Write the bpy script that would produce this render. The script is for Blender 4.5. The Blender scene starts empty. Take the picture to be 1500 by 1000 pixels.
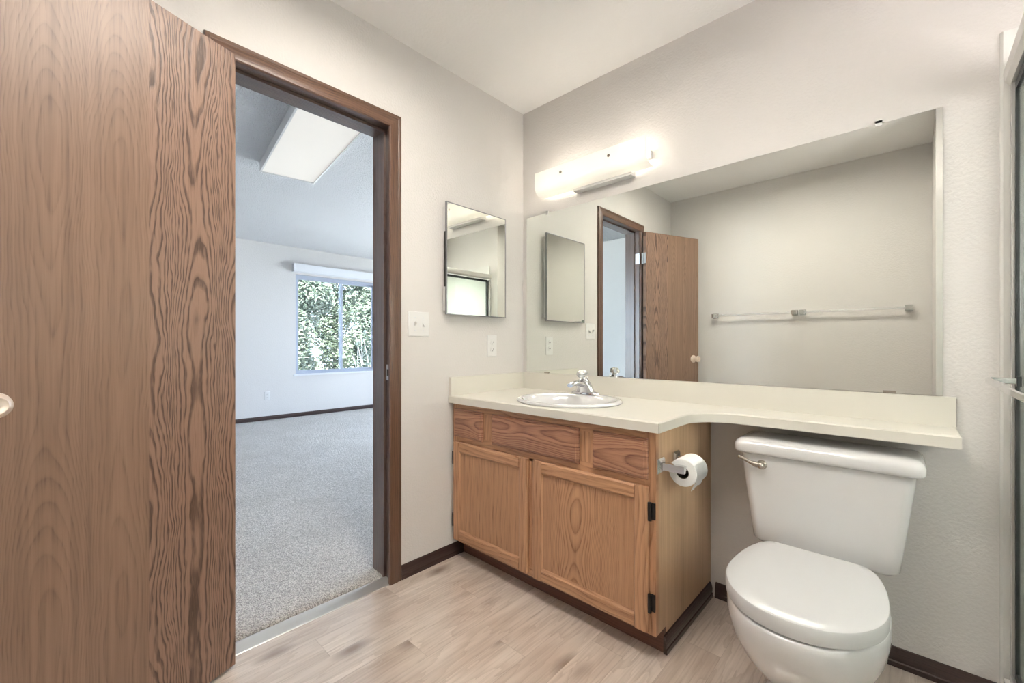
import bpy, bmesh, math, random
from mathutils import Vector, Matrix, noise
random.seed(7)
PI = math.pi
S = bpy.context.scene
C = S.collection

# ------------------------------------------------------------------ camera, sky, sun, exposure
cam = bpy.data.cameras.new('camera')
cam.sensor_width = 36.0
cam.lens = 36.0 * 623.4 / 1500.0
cam.shift_y = 4.96 / 1500.0
cam.clip_start = 0.02
camo = bpy.data.objects.new('camera', cam)
C.objects.link(camo)
camo.location = (1.6906, -1.9048, 1.0637)
camo.rotation_euler = (PI / 2, 0, 2.3228 - PI / 2)
S.camera = camo

W = bpy.data.worlds.new('sky')
S.world = W
W.use_nodes = True
bgn = W.node_tree.nodes['Background']
bgn.inputs['Color'].default_value = (0.68, 0.77, 1.0, 1)
bgn.inputs['Strength'].default_value = 9.0

sun = bpy.data.lights.new('sun', 'SUN')
sun.energy = 28.0
sun.angle = 0.009
sun.color = (1.0, 0.95, 0.86)
suno = bpy.data.objects.new('sun', sun)
C.objects.link(suno)
suno.rotation_euler = Vector((-0.62, 0.32, -0.72)).to_track_quat('-Z', 'Y').to_euler()

S.view_settings.view_transform = 'Standard'
S.view_settings.look = 'None'
S.view_settings.gamma = 1.0
S.view_settings.use_curve_mapping = False
S.view_settings.exposure = 1.03

SHADE_EMIT = 0.13
BULB_EMIT = 16.0
CEIL_FILL_EMIT = 6.3  # added fill light on the bathroom ceiling
SHOWER_FILL_EMIT = 1.0  # added fill lamp in the shower
PANEL_EMIT = 0.12

# ------------------------------------------------------------------ material helpers
class NB:
    def __init__(s, name):
        s.m = bpy.data.materials.new(name)
        s.m.use_nodes = True
        s.t = s.m.node_tree
        s.b = s.t.nodes['Principled BSDF']
        s.out = s.t.nodes['Material Output']
    def n(s, typ, props=None, **ins):
        nd = s.t.nodes.new(typ)
        for k, v in (props or {}).items():
            setattr(nd, k, v)
        for k, v in ins.items():
            key = int(k[1:]) if k[0] == 'i' and k[1:].isdigit() else k.replace('_', ' ')
            s.set(nd.inputs[key], v)
        return nd
    def set(s, sock, v):
        if isinstance(v, bpy.types.NodeSocket):
            s.t.links.new(v, sock)
        elif isinstance(v, tuple) and len(v) == 3 and sock.type == 'RGBA':
            sock.default_value = (*v, 1)
        else:
            sock.default_value = v
    def math(s, op, a, b=0.0, clamp=False):
        nd = s.n('ShaderNodeMath', {'operation': op, 'use_clamp': clamp}, i0=a, i1=b)
        return nd.outputs[0]
    def mix(s, f, a, b):
        nd = s.n('ShaderNodeMix', {'data_type': 'RGBA'})
        s.set(nd.inputs['Factor'], f)
        s.set(nd.inputs[6], a)
        s.set(nd.inputs[7], b)
        return nd.outputs[2]
    def ramp(s, f, *stops):
        nd = s.n('ShaderNodeValToRGB', i0=f)
        cr = nd.color_ramp
        while len(cr.elements) < len(stops):
            cr.elements.new(0.5)
        for e, (p, c) in zip(cr.elements, stops):
            e.position = p
            e.color = (*c, 1) if isinstance(c, tuple) else (c, c, c, 1)
        return nd.outputs[0]
    def noise(s, vec, scale, detail=3.0, rough=0.5, out=0):
        nd = s.n('ShaderNodeTexNoise', Vector=vec, Scale=scale, Detail=detail, Roughness=rough)
        return nd.outputs[out]
    def obj(s):
        return s.n('ShaderNodeTexCoord').outputs['Object']
    def comb(s, x, y, z):
        return s.n('ShaderNodeCombineXYZ', X=x, Y=y, Z=z).outputs[0]
    def bump(s, h, strength, dist):
        nd = s.n('ShaderNodeBump', Height=h, Strength=strength, Distance=dist)
        s.t.links.new(nd.outputs[0], s.b.inputs['Normal'])
    def p(s, **k):
        for a, v in k.items():
            s.set(s.b.inputs[a.replace('_', ' ')], v)
        return s

def plain(name, col, rough=0.5, metal=0.0, **k):
    b = NB(name)
    b.p(Base_Color=col, Roughness=rough, Metallic=metal, **k)
    return b.m

def paint(name, col, scale=75.0, strength=0.25, rough=0.55, dist=0.004):
    b = NB(name)
    v = b.obj()
    h = b.noise(v, scale, 2.0)
    c2 = b.noise(v, 1.7, 2.0)
    b.p(Base_Color=b.mix(b.math('MULTIPLY', c2, 0.10), col, tuple(x * 0.86 for x in col)), Roughness=rough)
    b.bump(b.ramp(h, (0.38, 0.0), (0.62, 1.0)), strength, dist)
    return b.m

AX = {'X': 0, 'Y': 1, 'Z': 2}
def wood_graph(b, base, dark, across, along, rings=14.0, ringamt=0.55, poreamt=0.5, streak=0.3, arch=45.0, wav=0.45, wfreq=2.0, straight=0.0, porescale=260.0, seed=0.0, sharp=2.0, col=0.0, shift=0.12, wamp=0.035):
    """oak: growth-ring bands (arched where flat sawn, parallel where straight), streaks and open pores"""
    sep = b.n('ShaderNodeSeparateXYZ', i0=b.obj())
    rnd = b.math('ADD', b.math('MULTIPLY', b.n('ShaderNodeObjectInfo').outputs['Random'], 37.0), seed)
    u, w = sep.outputs[AX[across]], sep.outputs[AX[along]]
    wob = b.noise(b.comb(b.math('MULTIPLY', u, 9.0), b.math('MULTIPLY', w, 2.6), rnd), 1.0, 3.0)
    uu = b.math('ADD', u, b.math('MULTIPLY', b.math('SUBTRACT', wob, 0.5), wamp))
    uu = b.math('ADD', uu, b.math('MULTIPLY', b.math('SUBTRACT', b.math('FRACT', b.math('MULTIPLY', rnd, 7.3)), 0.5), shift))
    if col:
        uu = b.math('MULTIPLY', b.math('SUBTRACT', b.math('FRACT', b.math('ADD', b.math('DIVIDE', uu, col), 0.5)), 0.5), col)
    lo = b.noise(b.comb(b.math('MULTIPLY', u, 2.0), b.math('MULTIPLY', w, wfreq), b.math('ADD', rnd, 3.0)), 1.0, 1.0)
    if straight:
        f = b.math('ADD', b.math('MULTIPLY', uu, straight), b.math('MULTIPLY', lo, wav))
    else:
        f = b.math('ADD', b.math('MULTIPLY', b.math('MULTIPLY', uu, uu), arch), b.math('MULTIPLY', lo, wav))
        f = b.math('ADD', f, b.math('MULTIPLY', w, 0.25 * wav))
    f = b.math('ADD', f, b.math('MULTIPLY', wob, 0.02))
    s = b.math('FRACT', b.math('MULTIPLY', f, rings))
    s = b.ramp(s, (0.0, 0.35), (0.12, 0.0), (0.45, 0.08), (0.80, 0.6), (0.93, 1.0), (1.0, 0.35))
    st = b.noise(b.comb(b.math('MULTIPLY', u, 70.0), b.math('MULTIPLY', w, 1.6), rnd), 1.0, 3.0)
    po = b.noise(b.comb(b.math('MULTIPLY', u, porescale), b.math('MULTIPLY', w, 9.0), rnd), 1.0, 2.0)
    po = b.ramp(po, (0.50, 0.0), (0.66, 1.0))
    po = b.math('MULTIPLY', po, b.math('ADD', b.math('MULTIPLY', s, 0.8), 0.3))
    st = b.ramp(st, (0.35, 0.0), (0.7, 1.0))
    fac = b.math('ADD', b.math('ADD', b.math('MULTIPLY', s, ringamt), b.math('MULTIPLY', st, streak)), b.math('MULTIPLY', po, poreamt), True)
    return b.mix(fac, base, dark), fac, u, w

def wood(name, base, dark, across='X', along='Z', rough=0.42, coat=0.15, bump=0.25, **k):
    b = NB(name)
    col, fac, u, w = wood_graph(b, base, dark, across, along, **k)
    b.p(Base_Color=col, Roughness=rough, Coat_Weight=coat, Coat_Roughness=0.25)
    b.bump(b.math('SUBTRACT', 1.0, fac), bump, 0.002)
    return b.m

# ------------------------------------------------------------------ mesh helpers
def tag(o, label=None, cat=None, group=None, kind=None):
    if label: o['label'] = label
    if cat: o['category'] = cat
    if group: o['group'] = group
    if kind: o['kind'] = kind
    return o

def thing(name, label, cat, loc=(0, 0, 0), rz=0.0, group=None, kind=None):
    o = bpy.data.objects.new(name, None)
    C.objects.link(o)
    o.empty_display_size = 0.05
    o.location = loc
    o.rotation_euler = (0, 0, rz)
    return tag(o, label, cat, group, kind)

def origin_of(o):                      # where a parent's own frame stands
    v = Vector(o.location)
    if o.parent and not o.parent.rotation_euler.z:
        v += origin_of(o.parent)
    return v

def mk(name, bm, mat, parent=None, smooth=None, bevel=0.0, seg=2, local=False, recenter=True, label=None):
    """one mesh object from a bmesh written in world coordinates (or in the parent's own frame when local)"""
    if bevel:
        es = [e for e in bm.edges if len(e.link_faces) == 2 and e.calc_face_angle(0) > 0.6]
        bmesh.ops.bevel(bm, geom=es, offset=bevel, segments=seg, profile=0.5, affect='EDGES', clamp_overlap=True)
    bmesh.ops.recalc_face_normals(bm, faces=bm.faces)
    c = Vector((0, 0, 0))
    if recenter:
        xs = [v.co for v in bm.verts]
        lo = Vector((min(v[i] for v in xs) for i in range(3)))
        hi = Vector((max(v[i] for v in xs) for i in range(3)))
        c = (lo + hi) / 2
        bmesh.ops.translate(bm, verts=bm.verts, vec=-c)
    me = bpy.data.meshes.new(name)
    bm.to_mesh(me)
    bm.free()
    for m in (mat if isinstance(mat, (list, tuple)) else [mat]):
        me.materials.append(m)
    if smooth is not None or bevel:
        me.shade_smooth()
        me.set_sharp_from_angle(angle=math.radians(smooth if smooth else 40))
    o = bpy.data.objects.new(name, me)
    C.objects.link(o)
    if parent:
        o.parent = parent
        o.location = c if local else c - origin_of(parent)
    else:
        o.location = c
    if label: o['label'] = label
    return o

def box(bm, x0, y0, z0, x1, y1, z1, mi=0):
    x0, x1 = sorted((x0, x1)); y0, y1 = sorted((y0, y1)); z0, z1 = sorted((z0, z1))
    v = [bm.verts.new(p) for p in ((x0, y0, z0), (x1, y0, z0), (x1, y1, z0), (x0, y1, z0), (x0, y0, z1), (x1, y0, z1), (x1, y1, z1), (x0, y1, z1))]
    for f in ((0, 3, 2, 1), (4, 5, 6, 7), (0, 1, 5, 4), (1, 2, 6, 5), (2, 3, 7, 6), (3, 0, 4, 7)):
        bm.faces.new([v[i] for i in f]).material_index = mi
    return bm

def B(*a):
    bm = bmesh.new()
    for q in (a if isinstance(a[0], (tuple, list)) else [a]):
        box(bm, *q)
    return bm

def loft(bm, rings, cap0=True, cap1=True, close=True):
    vr = [[bm.verts.new(p) for p in r] for r in rings]
    n = len(vr[0])
    for a, b in zip(vr[:-1], vr[1:]):
        for i in range(n if close else n - 1):
            j = (i + 1) % n
            bm.faces.new((a[i], a[j], b[j], b[i]))
    if cap0: bm.faces.new(vr[0][::-1])
    if cap1: bm.faces.new(vr[-1])
    return vr

def lathe(bm, prof, org=(0, 0, 0), axis=(0, 0, 1), n=24, sx=1.0, sy=1.0):
    """prof: (radius, height) pairs about an axis through org"""
    q = Vector((0, 0, 1)).rotation_difference(Vector(axis))
    o = Vector(org)
    rings = []
    for r, h in prof:
        r = max(r, 1e-5)
        rings.append([o + q @ Vector((r * sx * math.cos(t), r * sy * math.sin(t), h)) for t in (2 * PI * i / n for i in range(n))])
    loft(bm, rings)
    return bm

def cyl(bm, p0, p1, r, n=16):
    p0, p1 = Vector(p0), Vector(p1)
    return lathe(bm, [(r, 0), (r, (p1 - p0).length)], p0, (p1 - p0).normalized(), n)

def tube(bm, pts, radii, n=10):
    pts = [Vector(p) for p in pts]
    if not isinstance(radii, (list, tuple)): radii = [radii] * len(pts)
    rings = []
    up = None
    for i, p in enumerate(pts):
        d = (pts[min(i + 1, len(pts) - 1)] - pts[max(i - 1, 0)]).normalized()
        if up is None:
            up = d.orthogonal().normalized()
        up = (up - d * up.dot(d)).normalized()
        s = d.cross(up)
        rings.append([p + (up * math.cos(t) + s * math.sin(t)) * radii[i] for t in (2 * PI * k / n for k in range(n))])
    loft(bm, rings)
    return bm

def sph(bm, c, r, n=16, m=10, sx=1, sy=1, sz=1):
    prof = [(r * math.sin(PI * i / m), -r * math.cos(PI * i / m) * sz) for i in range(m + 1)]
    return lathe(bm, prof, c, (0, 0, 1), n, sx, sy)

def prism(bm, poly, a0, a1, axis='X', mi=0):
    """extrude a 2-D outline; axis is the direction of extrusion, poly holds the other two coordinates in xyz order"""
    def P(q, a):
        return {'X': (a, q[0], q[1]), 'Y': (q[0], a, q[1]), 'Z': (q[0], q[1], a)}[axis]
    A = [bm.verts.new(P(q, a0)) for q in poly]
    D = [bm.verts.new(P(q, a1)) for q in poly]
    n = len(poly)
    for i in range(n):
        j = (i + 1) % n
        bm.faces.new((A[i], A[j], D[j], D[i])).material_index = mi
    bm.faces.new(A[::-1]).material_index = mi
    bm.faces.new(D).material_index = mi
    return bm

# ------------------------------------------------------------------ materials
M = {}
M['wall'] = paint('wall_paint', (0.685, 0.655, 0.628), 105, 0.15)
M['ceil'] = paint('ceiling_paint', (0.90, 0.885, 0.87), 80, 0.12)
M['bedwall'] = paint('bedroom_wall_paint', (0.72, 0.695, 0.67), 85, 0.15)
M['popcorn'] = paint('popcorn_ceiling', (0.88, 0.88, 0.89), 120, 1.0, 0.9, 0.010)
M['white'] = plain('white_plastic', (0.74, 0.73, 0.715), 0.3)
M['slot'] = plain('dark_slot', (0.03, 0.03, 0.03), 0.6)
M['porcelain'] = plain('white_porcelain', (0.70, 0.69, 0.685), 0.12, Coat_Weight=0.5, Coat_Roughness=0.05)
M['seat'] = plain('white_seat_plastic', (0.64, 0.64, 0.64), 0.22)
M['chrome'] = plain('chrome', (0.72, 0.72, 0.73), 0.06, 1.0)
M['nickel'] = plain('brushed_nickel', (0.50, 0.455, 0.40), 0.25, 1.0)
M['steel'] = plain('pale_steel', (0.70, 0.72, 0.75), 0.35, 0.5)
M['frame_steel'] = plain('dark_steel_frame', (0.30, 0.30, 0.31), 0.3, 0.9)
M['knob'] = plain('pale_satin_brass', (0.80, 0.68, 0.58), 0.32, 0.4)
M['alu'] = plain('aluminium', (0.74, 0.73, 0.71), 0.32, 0.85)
M['black'] = plain('black_iron', (0.022, 0.018, 0.016), 0.4, 0.3)
M['gasket'] = plain('dark_rubber', (0.02, 0.025, 0.025), 0.5)
M['mirror'] = plain('silvered_mirror', (0.86, 0.89, 0.85), 0.0, 1.0)
M['mirror_edge'] = plain('mirror_edge', (0.10, 0.12, 0.10), 0.2)
M['laminate'] = plain('cream_laminate', (0.715, 0.685, 0.61), 0.32)
M['seam'] = plain('laminate_seam', (0.10, 0.08, 0.06), 0.6)
M['surround'] = plain('shower_surround', (0.74, 0.735, 0.70), 0.25)
M['winframe'] = plain('window_frame_vinyl', (0.45, 0.49, 0.58), 0.35)
M['valance'] = plain('white_valance', (0.80, 0.81, 0.83), 0.5)
M['paper'] = paint('tissue_paper', (0.86, 0.855, 0.84), 300, 0.15, 0.9)
M['core'] = plain('cardboard_core', (0.10, 0.075, 0.055), 0.8)
M['acrylic'] = plain('clear_acrylic', (0.93, 0.94, 0.93), 0.08, 0.0, Transmission_Weight=0.75, IOR=1.35)
M['bark'] = paint('bark', (0.45, 0.42, 0.38), 60, 0.6, 0.9, 0.01)

OB, OD = (0.60, 0.335, 0.185), (0.27, 0.12, 0.055)
M['oak_v'] = wood('oak_vertical', OB, OD, 'X', 'Z', straight=1.0, rings=55, ringamt=0.4, poreamt=0.5, streak=0.3, wav=0.10)
M['oak_h'] = wood('oak_horizontal', OB, OD, 'Z', 'X', straight=1.0, rings=55, ringamt=0.4, poreamt=0.5, streak=0.3, wav=0.10)
M['oak_cath'] = wood('oak_flat_sawn_panel', OB, OD, 'X', 'Z', rings=13, ringamt=0.6, poreamt=0.45, streak=0.3, arch=60, wav=0.75, wfreq=2.6, shift=0.1)
M['oak_red_h'] = wood('oak_drawer_front', (0.50, 0.26, 0.155), (0.20, 0.08, 0.05), 'Z', 'X', rings=9, ringamt=0.65, poreamt=0.5, streak=0.3, arch=120, wav=0.9, wfreq=3.5, shift=0.08)
M['oak_fine'] = wood('oak_fine_panel', (0.55, 0.305, 0.165), (0.27, 0.125, 0.06), 'X', 'Z', straight=1.0, rings=40, ringamt=0.15, poreamt=0.65, streak=0.3, wav=0.06)
M['oak_side'] = wood('oak_side_panel', (0.66, 0.45, 0.275), (0.34, 0.19, 0.095), 'Y', 'Z', straight=1.0, rings=5, ringamt=0.22, poreamt=0.22, streak=0.25, wav=0.08)
CB, CD = (0.165, 0.085, 0.052), (0.06, 0.029, 0.019)
M['case_v'] = wood('casing_oak_vertical', CB, CD, 'Y', 'Z', straight=1.0, rings=90, ringamt=0.35, poreamt=0.5, streak=0.4, wav=0.05, coat=0.3, rough=0.38)
M['case_h'] = wood('casing_oak_horizontal', CB, CD, 'Z', 'Y', straight=1.0, rings=90, ringamt=0.35, poreamt=0.5, streak=0.4, wav=0.05, coat=0.3, rough=0.38)
JB, JD = (0.145, 0.095, 0.077), (0.065, 0.038, 0.031)
M['jamb'] = wood('jamb_oak', JB, JD, 'X', 'Z', straight=1.0, rings=90, ringamt=0.3, poreamt=0.4, streak=0.4, wav=0.05, coat=0.5, rough=0.3)
M['jamb_h'] = wood('jamb_oak_horizontal', JB, JD, 'X', 'Y', straight=1.0, rings=90, ringamt=0.3, poreamt=0.4, streak=0.4, wav=0.05, coat=0.5, rough=0.3)
BB, BD = (0.050, 0.023, 0.019), (0.020, 0.009, 0.008)
M['base_y'] = wood('baseboard_walnut', BB, BD, 'Z', 'Y', straight=1.0, rings=120, ringamt=0.4, poreamt=0.4, streak=0.4, wav=0.05, coat=0.4, rough=0.35)
M['base_x'] = wood('baseboard_walnut_along', BB, BD, 'Z', 'X', straight=1.0, rings=120, ringamt=0.4, poreamt=0.4, streak=0.4, wav=0.05, coat=0.4, rough=0.35)
M['kick'] = wood('toe_kick_oak', (0.17, 0.07, 0.042), (0.08, 0.03, 0.02), 'Z', 'X', straight=1.0, rings=90, ringamt=0.4, poreamt=0.4, streak=0.4, wav=0.05)

# door veneer: a pale sheet and, beside the hinges, a strip with open dark grain
b = NB('door_veneer')
c1, f1, u, w = wood_graph(b, (0.285, 0.175, 0.117), (0.150, 0.085, 0.054), 'X', 'Z', rings=24, ringamt=0.30, poreamt=0.42, streak=0.5, arch=52, wav=0.95, wfreq=1.0, porescale=300, col=0.147, shift=0.0, wamp=0.06)
u2 = b.math('ADD', u, 0.185)
wob = b.noise(b.comb(b.math('MULTIPLY', u2, 14.0), b.math('MULTIPLY', w, 4.5), 4.4), 1.0, 3.0)
uu = b.math('ADD', u2, b.math('MULTIPLY', b.math('SUBTRACT', wob, 0.5), 0.055))
uu = b.math('MULTIPLY', b.math('SUBTRACT', b.math('FRACT', b.math('ADD', b.math('DIVIDE', uu, 0.135), 0.5)), 0.5), 0.135)
lo = b.noise(b.comb(b.math('MULTIPLY', u2, 3.0), b.math('MULTIPLY', w, 1.6), 9.1), 1.0, 1.0)
f = b.math('ADD', b.math('MULTIPLY', b.math('MULTIPLY', uu, uu), 125.0), b.math('MULTIPLY', lo, 0.95))
s = b.math('FRACT', b.math('MULTIPLY', f, 10.0))
line = b.ramp(s, (0.0, 0.3), (0.12, 0.0), (0.55, 0.0), (0.70, 0.75), (0.92, 1.0), (1.0, 0.3))
brk = b.noise(b.comb(b.math('MULTIPLY', u2, 90.0), b.math('MULTIPLY', w, 14.0), 1.0), 1.0, 2.0)
line = b.math('MULTIPLY', line, b.ramp(brk, (0.30, 0.25), (0.52, 1.0)))
po = b.ramp(b.noise(b.comb(b.math('MULTIPLY', u2, 300.0), b.math('MULTIPLY', w, 10.0), 2.0), 1.0, 2.0), (0.52, 0.0), (0.68, 0.35))
f2 = b.math('ADD', line, po, True)
c2 = b.mix(f2, (0.285, 0.172, 0.120), (0.078, 0.041, 0.025))
step = b.math('LESS_THAN', u, -0.0605)
b.p(Base_Color=b.mix(step, c1, c2), Roughness=0.42, Coat_Weight=0.2, Coat_Roughness=0.3)
b.bump(b.math('SUBTRACT', 1.0, b.math('ADD', b.math('MULTIPLY', step, f2), b.math('MULTIPLY', f1, 0.3))), 0.35, 0.002)
M['door'] = b.m

# vinyl planks running along Y
b = NB('vinyl_plank')
sep = b.n('ShaderNodeSeparateXYZ', i0=b.obj())
X_, Y_ = sep.outputs[0], sep.outputs[1]
PWID, PLEN = 0.122, 0.92
col_i = b.math('FLOOR', b.math('DIVIDE', X_, PWID))
yo = b.math('ADD', b.math('DIVIDE', Y_, PLEN), b.math('MULTIPLY', col_i, 0.377))
row_i = b.math('FLOOR', yo)
wn = b.n('ShaderNodeTexWhiteNoise', {'noise_dimensions': '2D'}, Vector=b.comb(col_i, row_i, 0.0))
rv = wn.outputs['Value']
rsh = b.math('MULTIPLY', rv, 23.0)
xx = b.math('SUBTRACT', b.math('FRACT', b.math('DIVIDE', X_, PWID)), 0.5)
lo = b.noise(b.comb(b.math('MULTIPLY', X_, 14.0), b.math('MULTIPLY', Y_, 2.2), rsh), 1.0, 3.0)
cl = b.noise(b.comb(b.math('MULTIPLY', X_, 11.0), b.math('MULTIPLY', Y_, 3.0), b.math('ADD', rsh, 5.0)), 1.0, 4.0)
fi = b.noise(b.comb(b.math('MULTIPLY', X_, 150.0), b.math('MULTIPLY', Y_, 4.0), rsh), 1.0, 3.0)
ring = b.math('FRACT', b.math('MULTIPLY', b.math('ADD', b.math('MULTIPLY', lo, 1.6), b.math('MULTIPLY', X_, 3.0)), 4.0))
c = b.mix(b.ramp(cl, (0.30, 0.0), (0.72, 1.0)), (0.80, 0.695, 0.605), (0.52, 0.41, 0.335))
c = b.mix(b.math('MULTIPLY', rv, 0.45), c, (0.83, 0.735, 0.65))
c = b.mix(b.math('MULTIPLY', b.ramp(fi, (0.45, 0.0), (0.75, 1.0)), 0.45), c, (0.38, 0.295, 0.235))
c = b.mix(b.math('MULTIPLY', b.math('POWER', ring, 3.0), 0.35), c, (0.38, 0.28, 0.21))
kn = b.n('ShaderNodeTexVoronoi', Vector=b.comb(b.math('MULTIPLY', X_, 7.0), b.math('MULTIPLY', Y_, 3.2), rsh), Scale=1.0)
knot = b.ramp(kn.outputs['Distance'], (0.05, 1.0), (0.27, 0.0))
c = b.mix(b.math('MULTIPLY', knot, 0.85), c, (0.23, 0.155, 0.11))
ex = b.math('ABSOLUTE', xx)
ey = b.math('ABSOLUTE', b.math('SUBTRACT', b.math('FRACT', yo), 0.5))
seam = b.math('MAXIMUM', b.math('GREATER_THAN', ex, 0.492), b.math('GREATER_THAN', ey, 0.4988))
c = b.mix(b.math('MULTIPLY', seam, 0.35), c, (0.30, 0.23, 0.18))
b.p(Base_Color=c, Roughness=0.34, Specular_IOR_Level=0.6, Coat_Weight=1.0, Coat_IOR=1.75, Coat_Roughness=0.17)
b.bump(b.math('SUBTRACT', 1.0, b.math('ADD', seam, b.math('MULTIPLY', fi, 0.25))), 0.18, 0.001)
M['plank'] = b.m

# carpet
b = NB('carpet_pile')
v = b.obj()
n1 = b.noise(v, 210.0, 2.0, 0.6)
n2 = b.noise(v, 3.5, 3.0)
n3 = b.noise(v, 38.0, 3.0)
c = b.mix(b.ramp(n1, (0.38, 0.0), (0.60, 1.0)), (0.33, 0.30, 0.27), (0.86, 0.81, 0.76))
c = b.mix(b.math('MULTIPLY', b.ramp(n2, (0.35, 0.0), (0.65, 1.0)), 0.25), c, (0.42, 0.38, 0.335))
b.p(Base_Color=c, Roughness=0.95, Sheen_Weight=0.25, Specular_IOR_Level=0.1)
b.bump(b.math('ADD', n1, b.math('MULTIPLY', n3, 1.2)), 0.9, 0.012)
M['carpet'] = b.m

# frosted glass of the added shower window
b = NB('frosted_window_glass')
t = b.n('ShaderNodeBsdfTranslucent', Color=(0.74, 0.715, 0.69))
b.t.links.new(t.outputs[0], b.out.inputs[0])
M['frost'] = b.m

# obscure green shower glass
b = NB('obscure_glass')
v = b.obj()
b.p(Base_Color=(0.84, 0.93, 0.885), Roughness=0.22, Transmission_Weight=0.88, IOR=1.25)
b.bump(b.noise(v, 110.0, 2.0), 0.35, 0.003)
t = b.n('ShaderNodeBsdfTransparent', Color=(0.93, 0.965, 0.945))
mx = b.n('ShaderNodeMixShader', i0=0.45, i1=t.outputs[0], i2=b.b.outputs[0])
b.t.links.new(mx.outputs[0], b.out.inputs[0])
M['obscure'] = b.m

# clear window glass
b = NB('window_glass')
t = b.n('ShaderNodeBsdfTransparent', Color=(0.92, 0.96, 0.95))
g = b.n('ShaderNodeBsdfGlossy', Roughness=0.02)
fr = b.n('ShaderNodeFresnel', IOR=1.45)
mx = b.n('ShaderNodeMixShader', i0=fr.outputs[0], i1=t.outputs[0], i2=g.outputs[0])
b.t.links.new(mx.outputs[0], b.out.inputs[0])
M['glass'] = b.m

# frosted lamp glass
def lampglass(name, col, emit, transl=0.6):
    b = NB(name)
    d = b.n('ShaderNodeBsdfDiffuse', Color=(0.85, 0.83, 0.78))
    t = b.n('ShaderNodeBsdfTranslucent', Color=(0.92, 0.88, 0.80))
    m1 = b.n('ShaderNodeMixShader', i0=transl, i1=d.outputs[0], i2=t.outputs[0])
    e = b.n('ShaderNodeEmission', Color=col, Strength=emit)
    a = b.n('ShaderNodeAddShader', i0=m1.outputs[0], i1=e.outputs[0])
    b.t.links.new(a.outputs[0], b.out.inputs[0])
    return b.m
M['shade'] = lampglass('frosted_lamp_glass', (1.0, 0.95, 0.87), SHADE_EMIT, 0.19)
M['ceil_fill'] = lampglass('ceiling_fill_diffuser', (1.0, 0.975, 0.955), CEIL_FILL_EMIT, 0.3)  # diffuser of the added ceiling fill light
M['shower_fill'] = lampglass('shower_fill_glass', (1.0, 0.97, 0.92), SHOWER_FILL_EMIT, 0.3)  # lens of the added shower fill lamp
M['panel'] = lampglass('fluorescent_diffuser', (1.0, 0.96, 0.93), PANEL_EMIT, 0.3)
def emitter(name, col, k):
    b = NB(name)
    b.p(Base_Color=(0.9, 0.9, 0.88), Emission_Color=col, Emission_Strength=k)
    return b.m
M['bulb'] = emitter('lit_bulb', (1.0, 0.93, 0.82), BULB_EMIT)
M['bulb_off'] = plain('unlit_bulb', (0.85, 0.84, 0.80), 0.3)

# leaves
def leafmat(name, a, c):
    b = NB(name)
    r = b.noise(b.obj(), 9.0, 2.0)
    col = b.mix(b.ramp(r, (0.35, 0.0), (0.65, 1.0)), a, c)
    b.p(Base_Color=col, Roughness=0.45, Specular_IOR_Level=0.4)
    return b.m
M['leaf1'] = leafmat('leaf_green', (0.035, 0.055, 0.035), (0.13, 0.155, 0.115))
M['leaf2'] = leafmat('leaf_pale', (0.06, 0.085, 0.06), (0.21, 0.24, 0.19))
M['bounce_ground'] = leafmat('pale_bounce_ground', (0.55, 0.53, 0.50), (0.68, 0.66, 0.62))  # ground made pale so it bounces daylight onto the bedroom ceiling

# ------------------------------------------------------------------ the setting
def struct(name, bm, mat, label, cat, **k):
    o = mk(name, bm, mat, **k)
    return tag(o, label, cat, kind='structure')

H = 2.44
YC = -2.165           # wall behind the camera
XD = 1.80             # face of the stub wall beside the camera
YD = -1.56
XS = 1.905            # plane of the shower doors
DY0, DY1, DZ = -1.505, -0.888, 2.035   # doorway between the jambs

SWY0, SWY1, SWZ0, SWZ1 = -1.40, -0.60, 1.00, 1.85     # added, unseen window in the shower's outer wall, for side light
struct('floor', B(-0.002, YC - 0.1, -0.08, 2.85, 0.1, 0.0), M['plank'], 'pale greige wood-look plank floor of the bathroom', 'floor', recenter=False)
struct('ceiling', B(-0.12, YC - 0.12, H, 2.9, 0.12, H + 0.12), M['ceil'], 'cream bathroom ceiling above the door and mirror', 'ceiling', recenter=False)
struct('wall_left', B((-0.12, YC - 0.12, -0.08, 0, DY0 - 0.018, 2.62), (-0.12, DY1 + 0.018, -0.08, 0, 0.0, 2.62), (-0.12, DY0 - 0.018, DZ + 0.018, 0, DY1 + 0.018, 2.62)), M['wall'], 'cream textured wall around the brown doorway', 'wall', recenter=False)
struct('wall_back', B(-0.12, 0.0, -0.08, 2.9, 0.12, H + 0.02), M['wall'], 'cream textured wall behind the large mirror and toilet', 'wall', recenter=False)
struct('wall_front', B(-0.12, YC - 0.12, -0.08, 2.9, YC, H + 0.02), M['wall'], 'cream wall with two towel bars, seen in the large mirror', 'wall', recenter=False)
struct('wall_right', B((XD, YC, -0.08, 2.9, YD, H + 0.02)), M['wall'], 'cream stub wall at the right end of the mirror reflection', 'wall', recenter=False)
struct('wall_shower', B((2.78, YD, -0.08, 2.9, SWY0, H + 0.02), (2.78, SWY1, -0.08, 2.9, 0.0, H + 0.02), (2.78, SWY0, -0.08, 2.9, SWY1, SWZ0), (2.78, SWY0, SWZ1, 2.9, SWY1, H + 0.02)), M['surround'], 'pale shower wall behind the green glass doors', 'wall', recenter=False)

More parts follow.
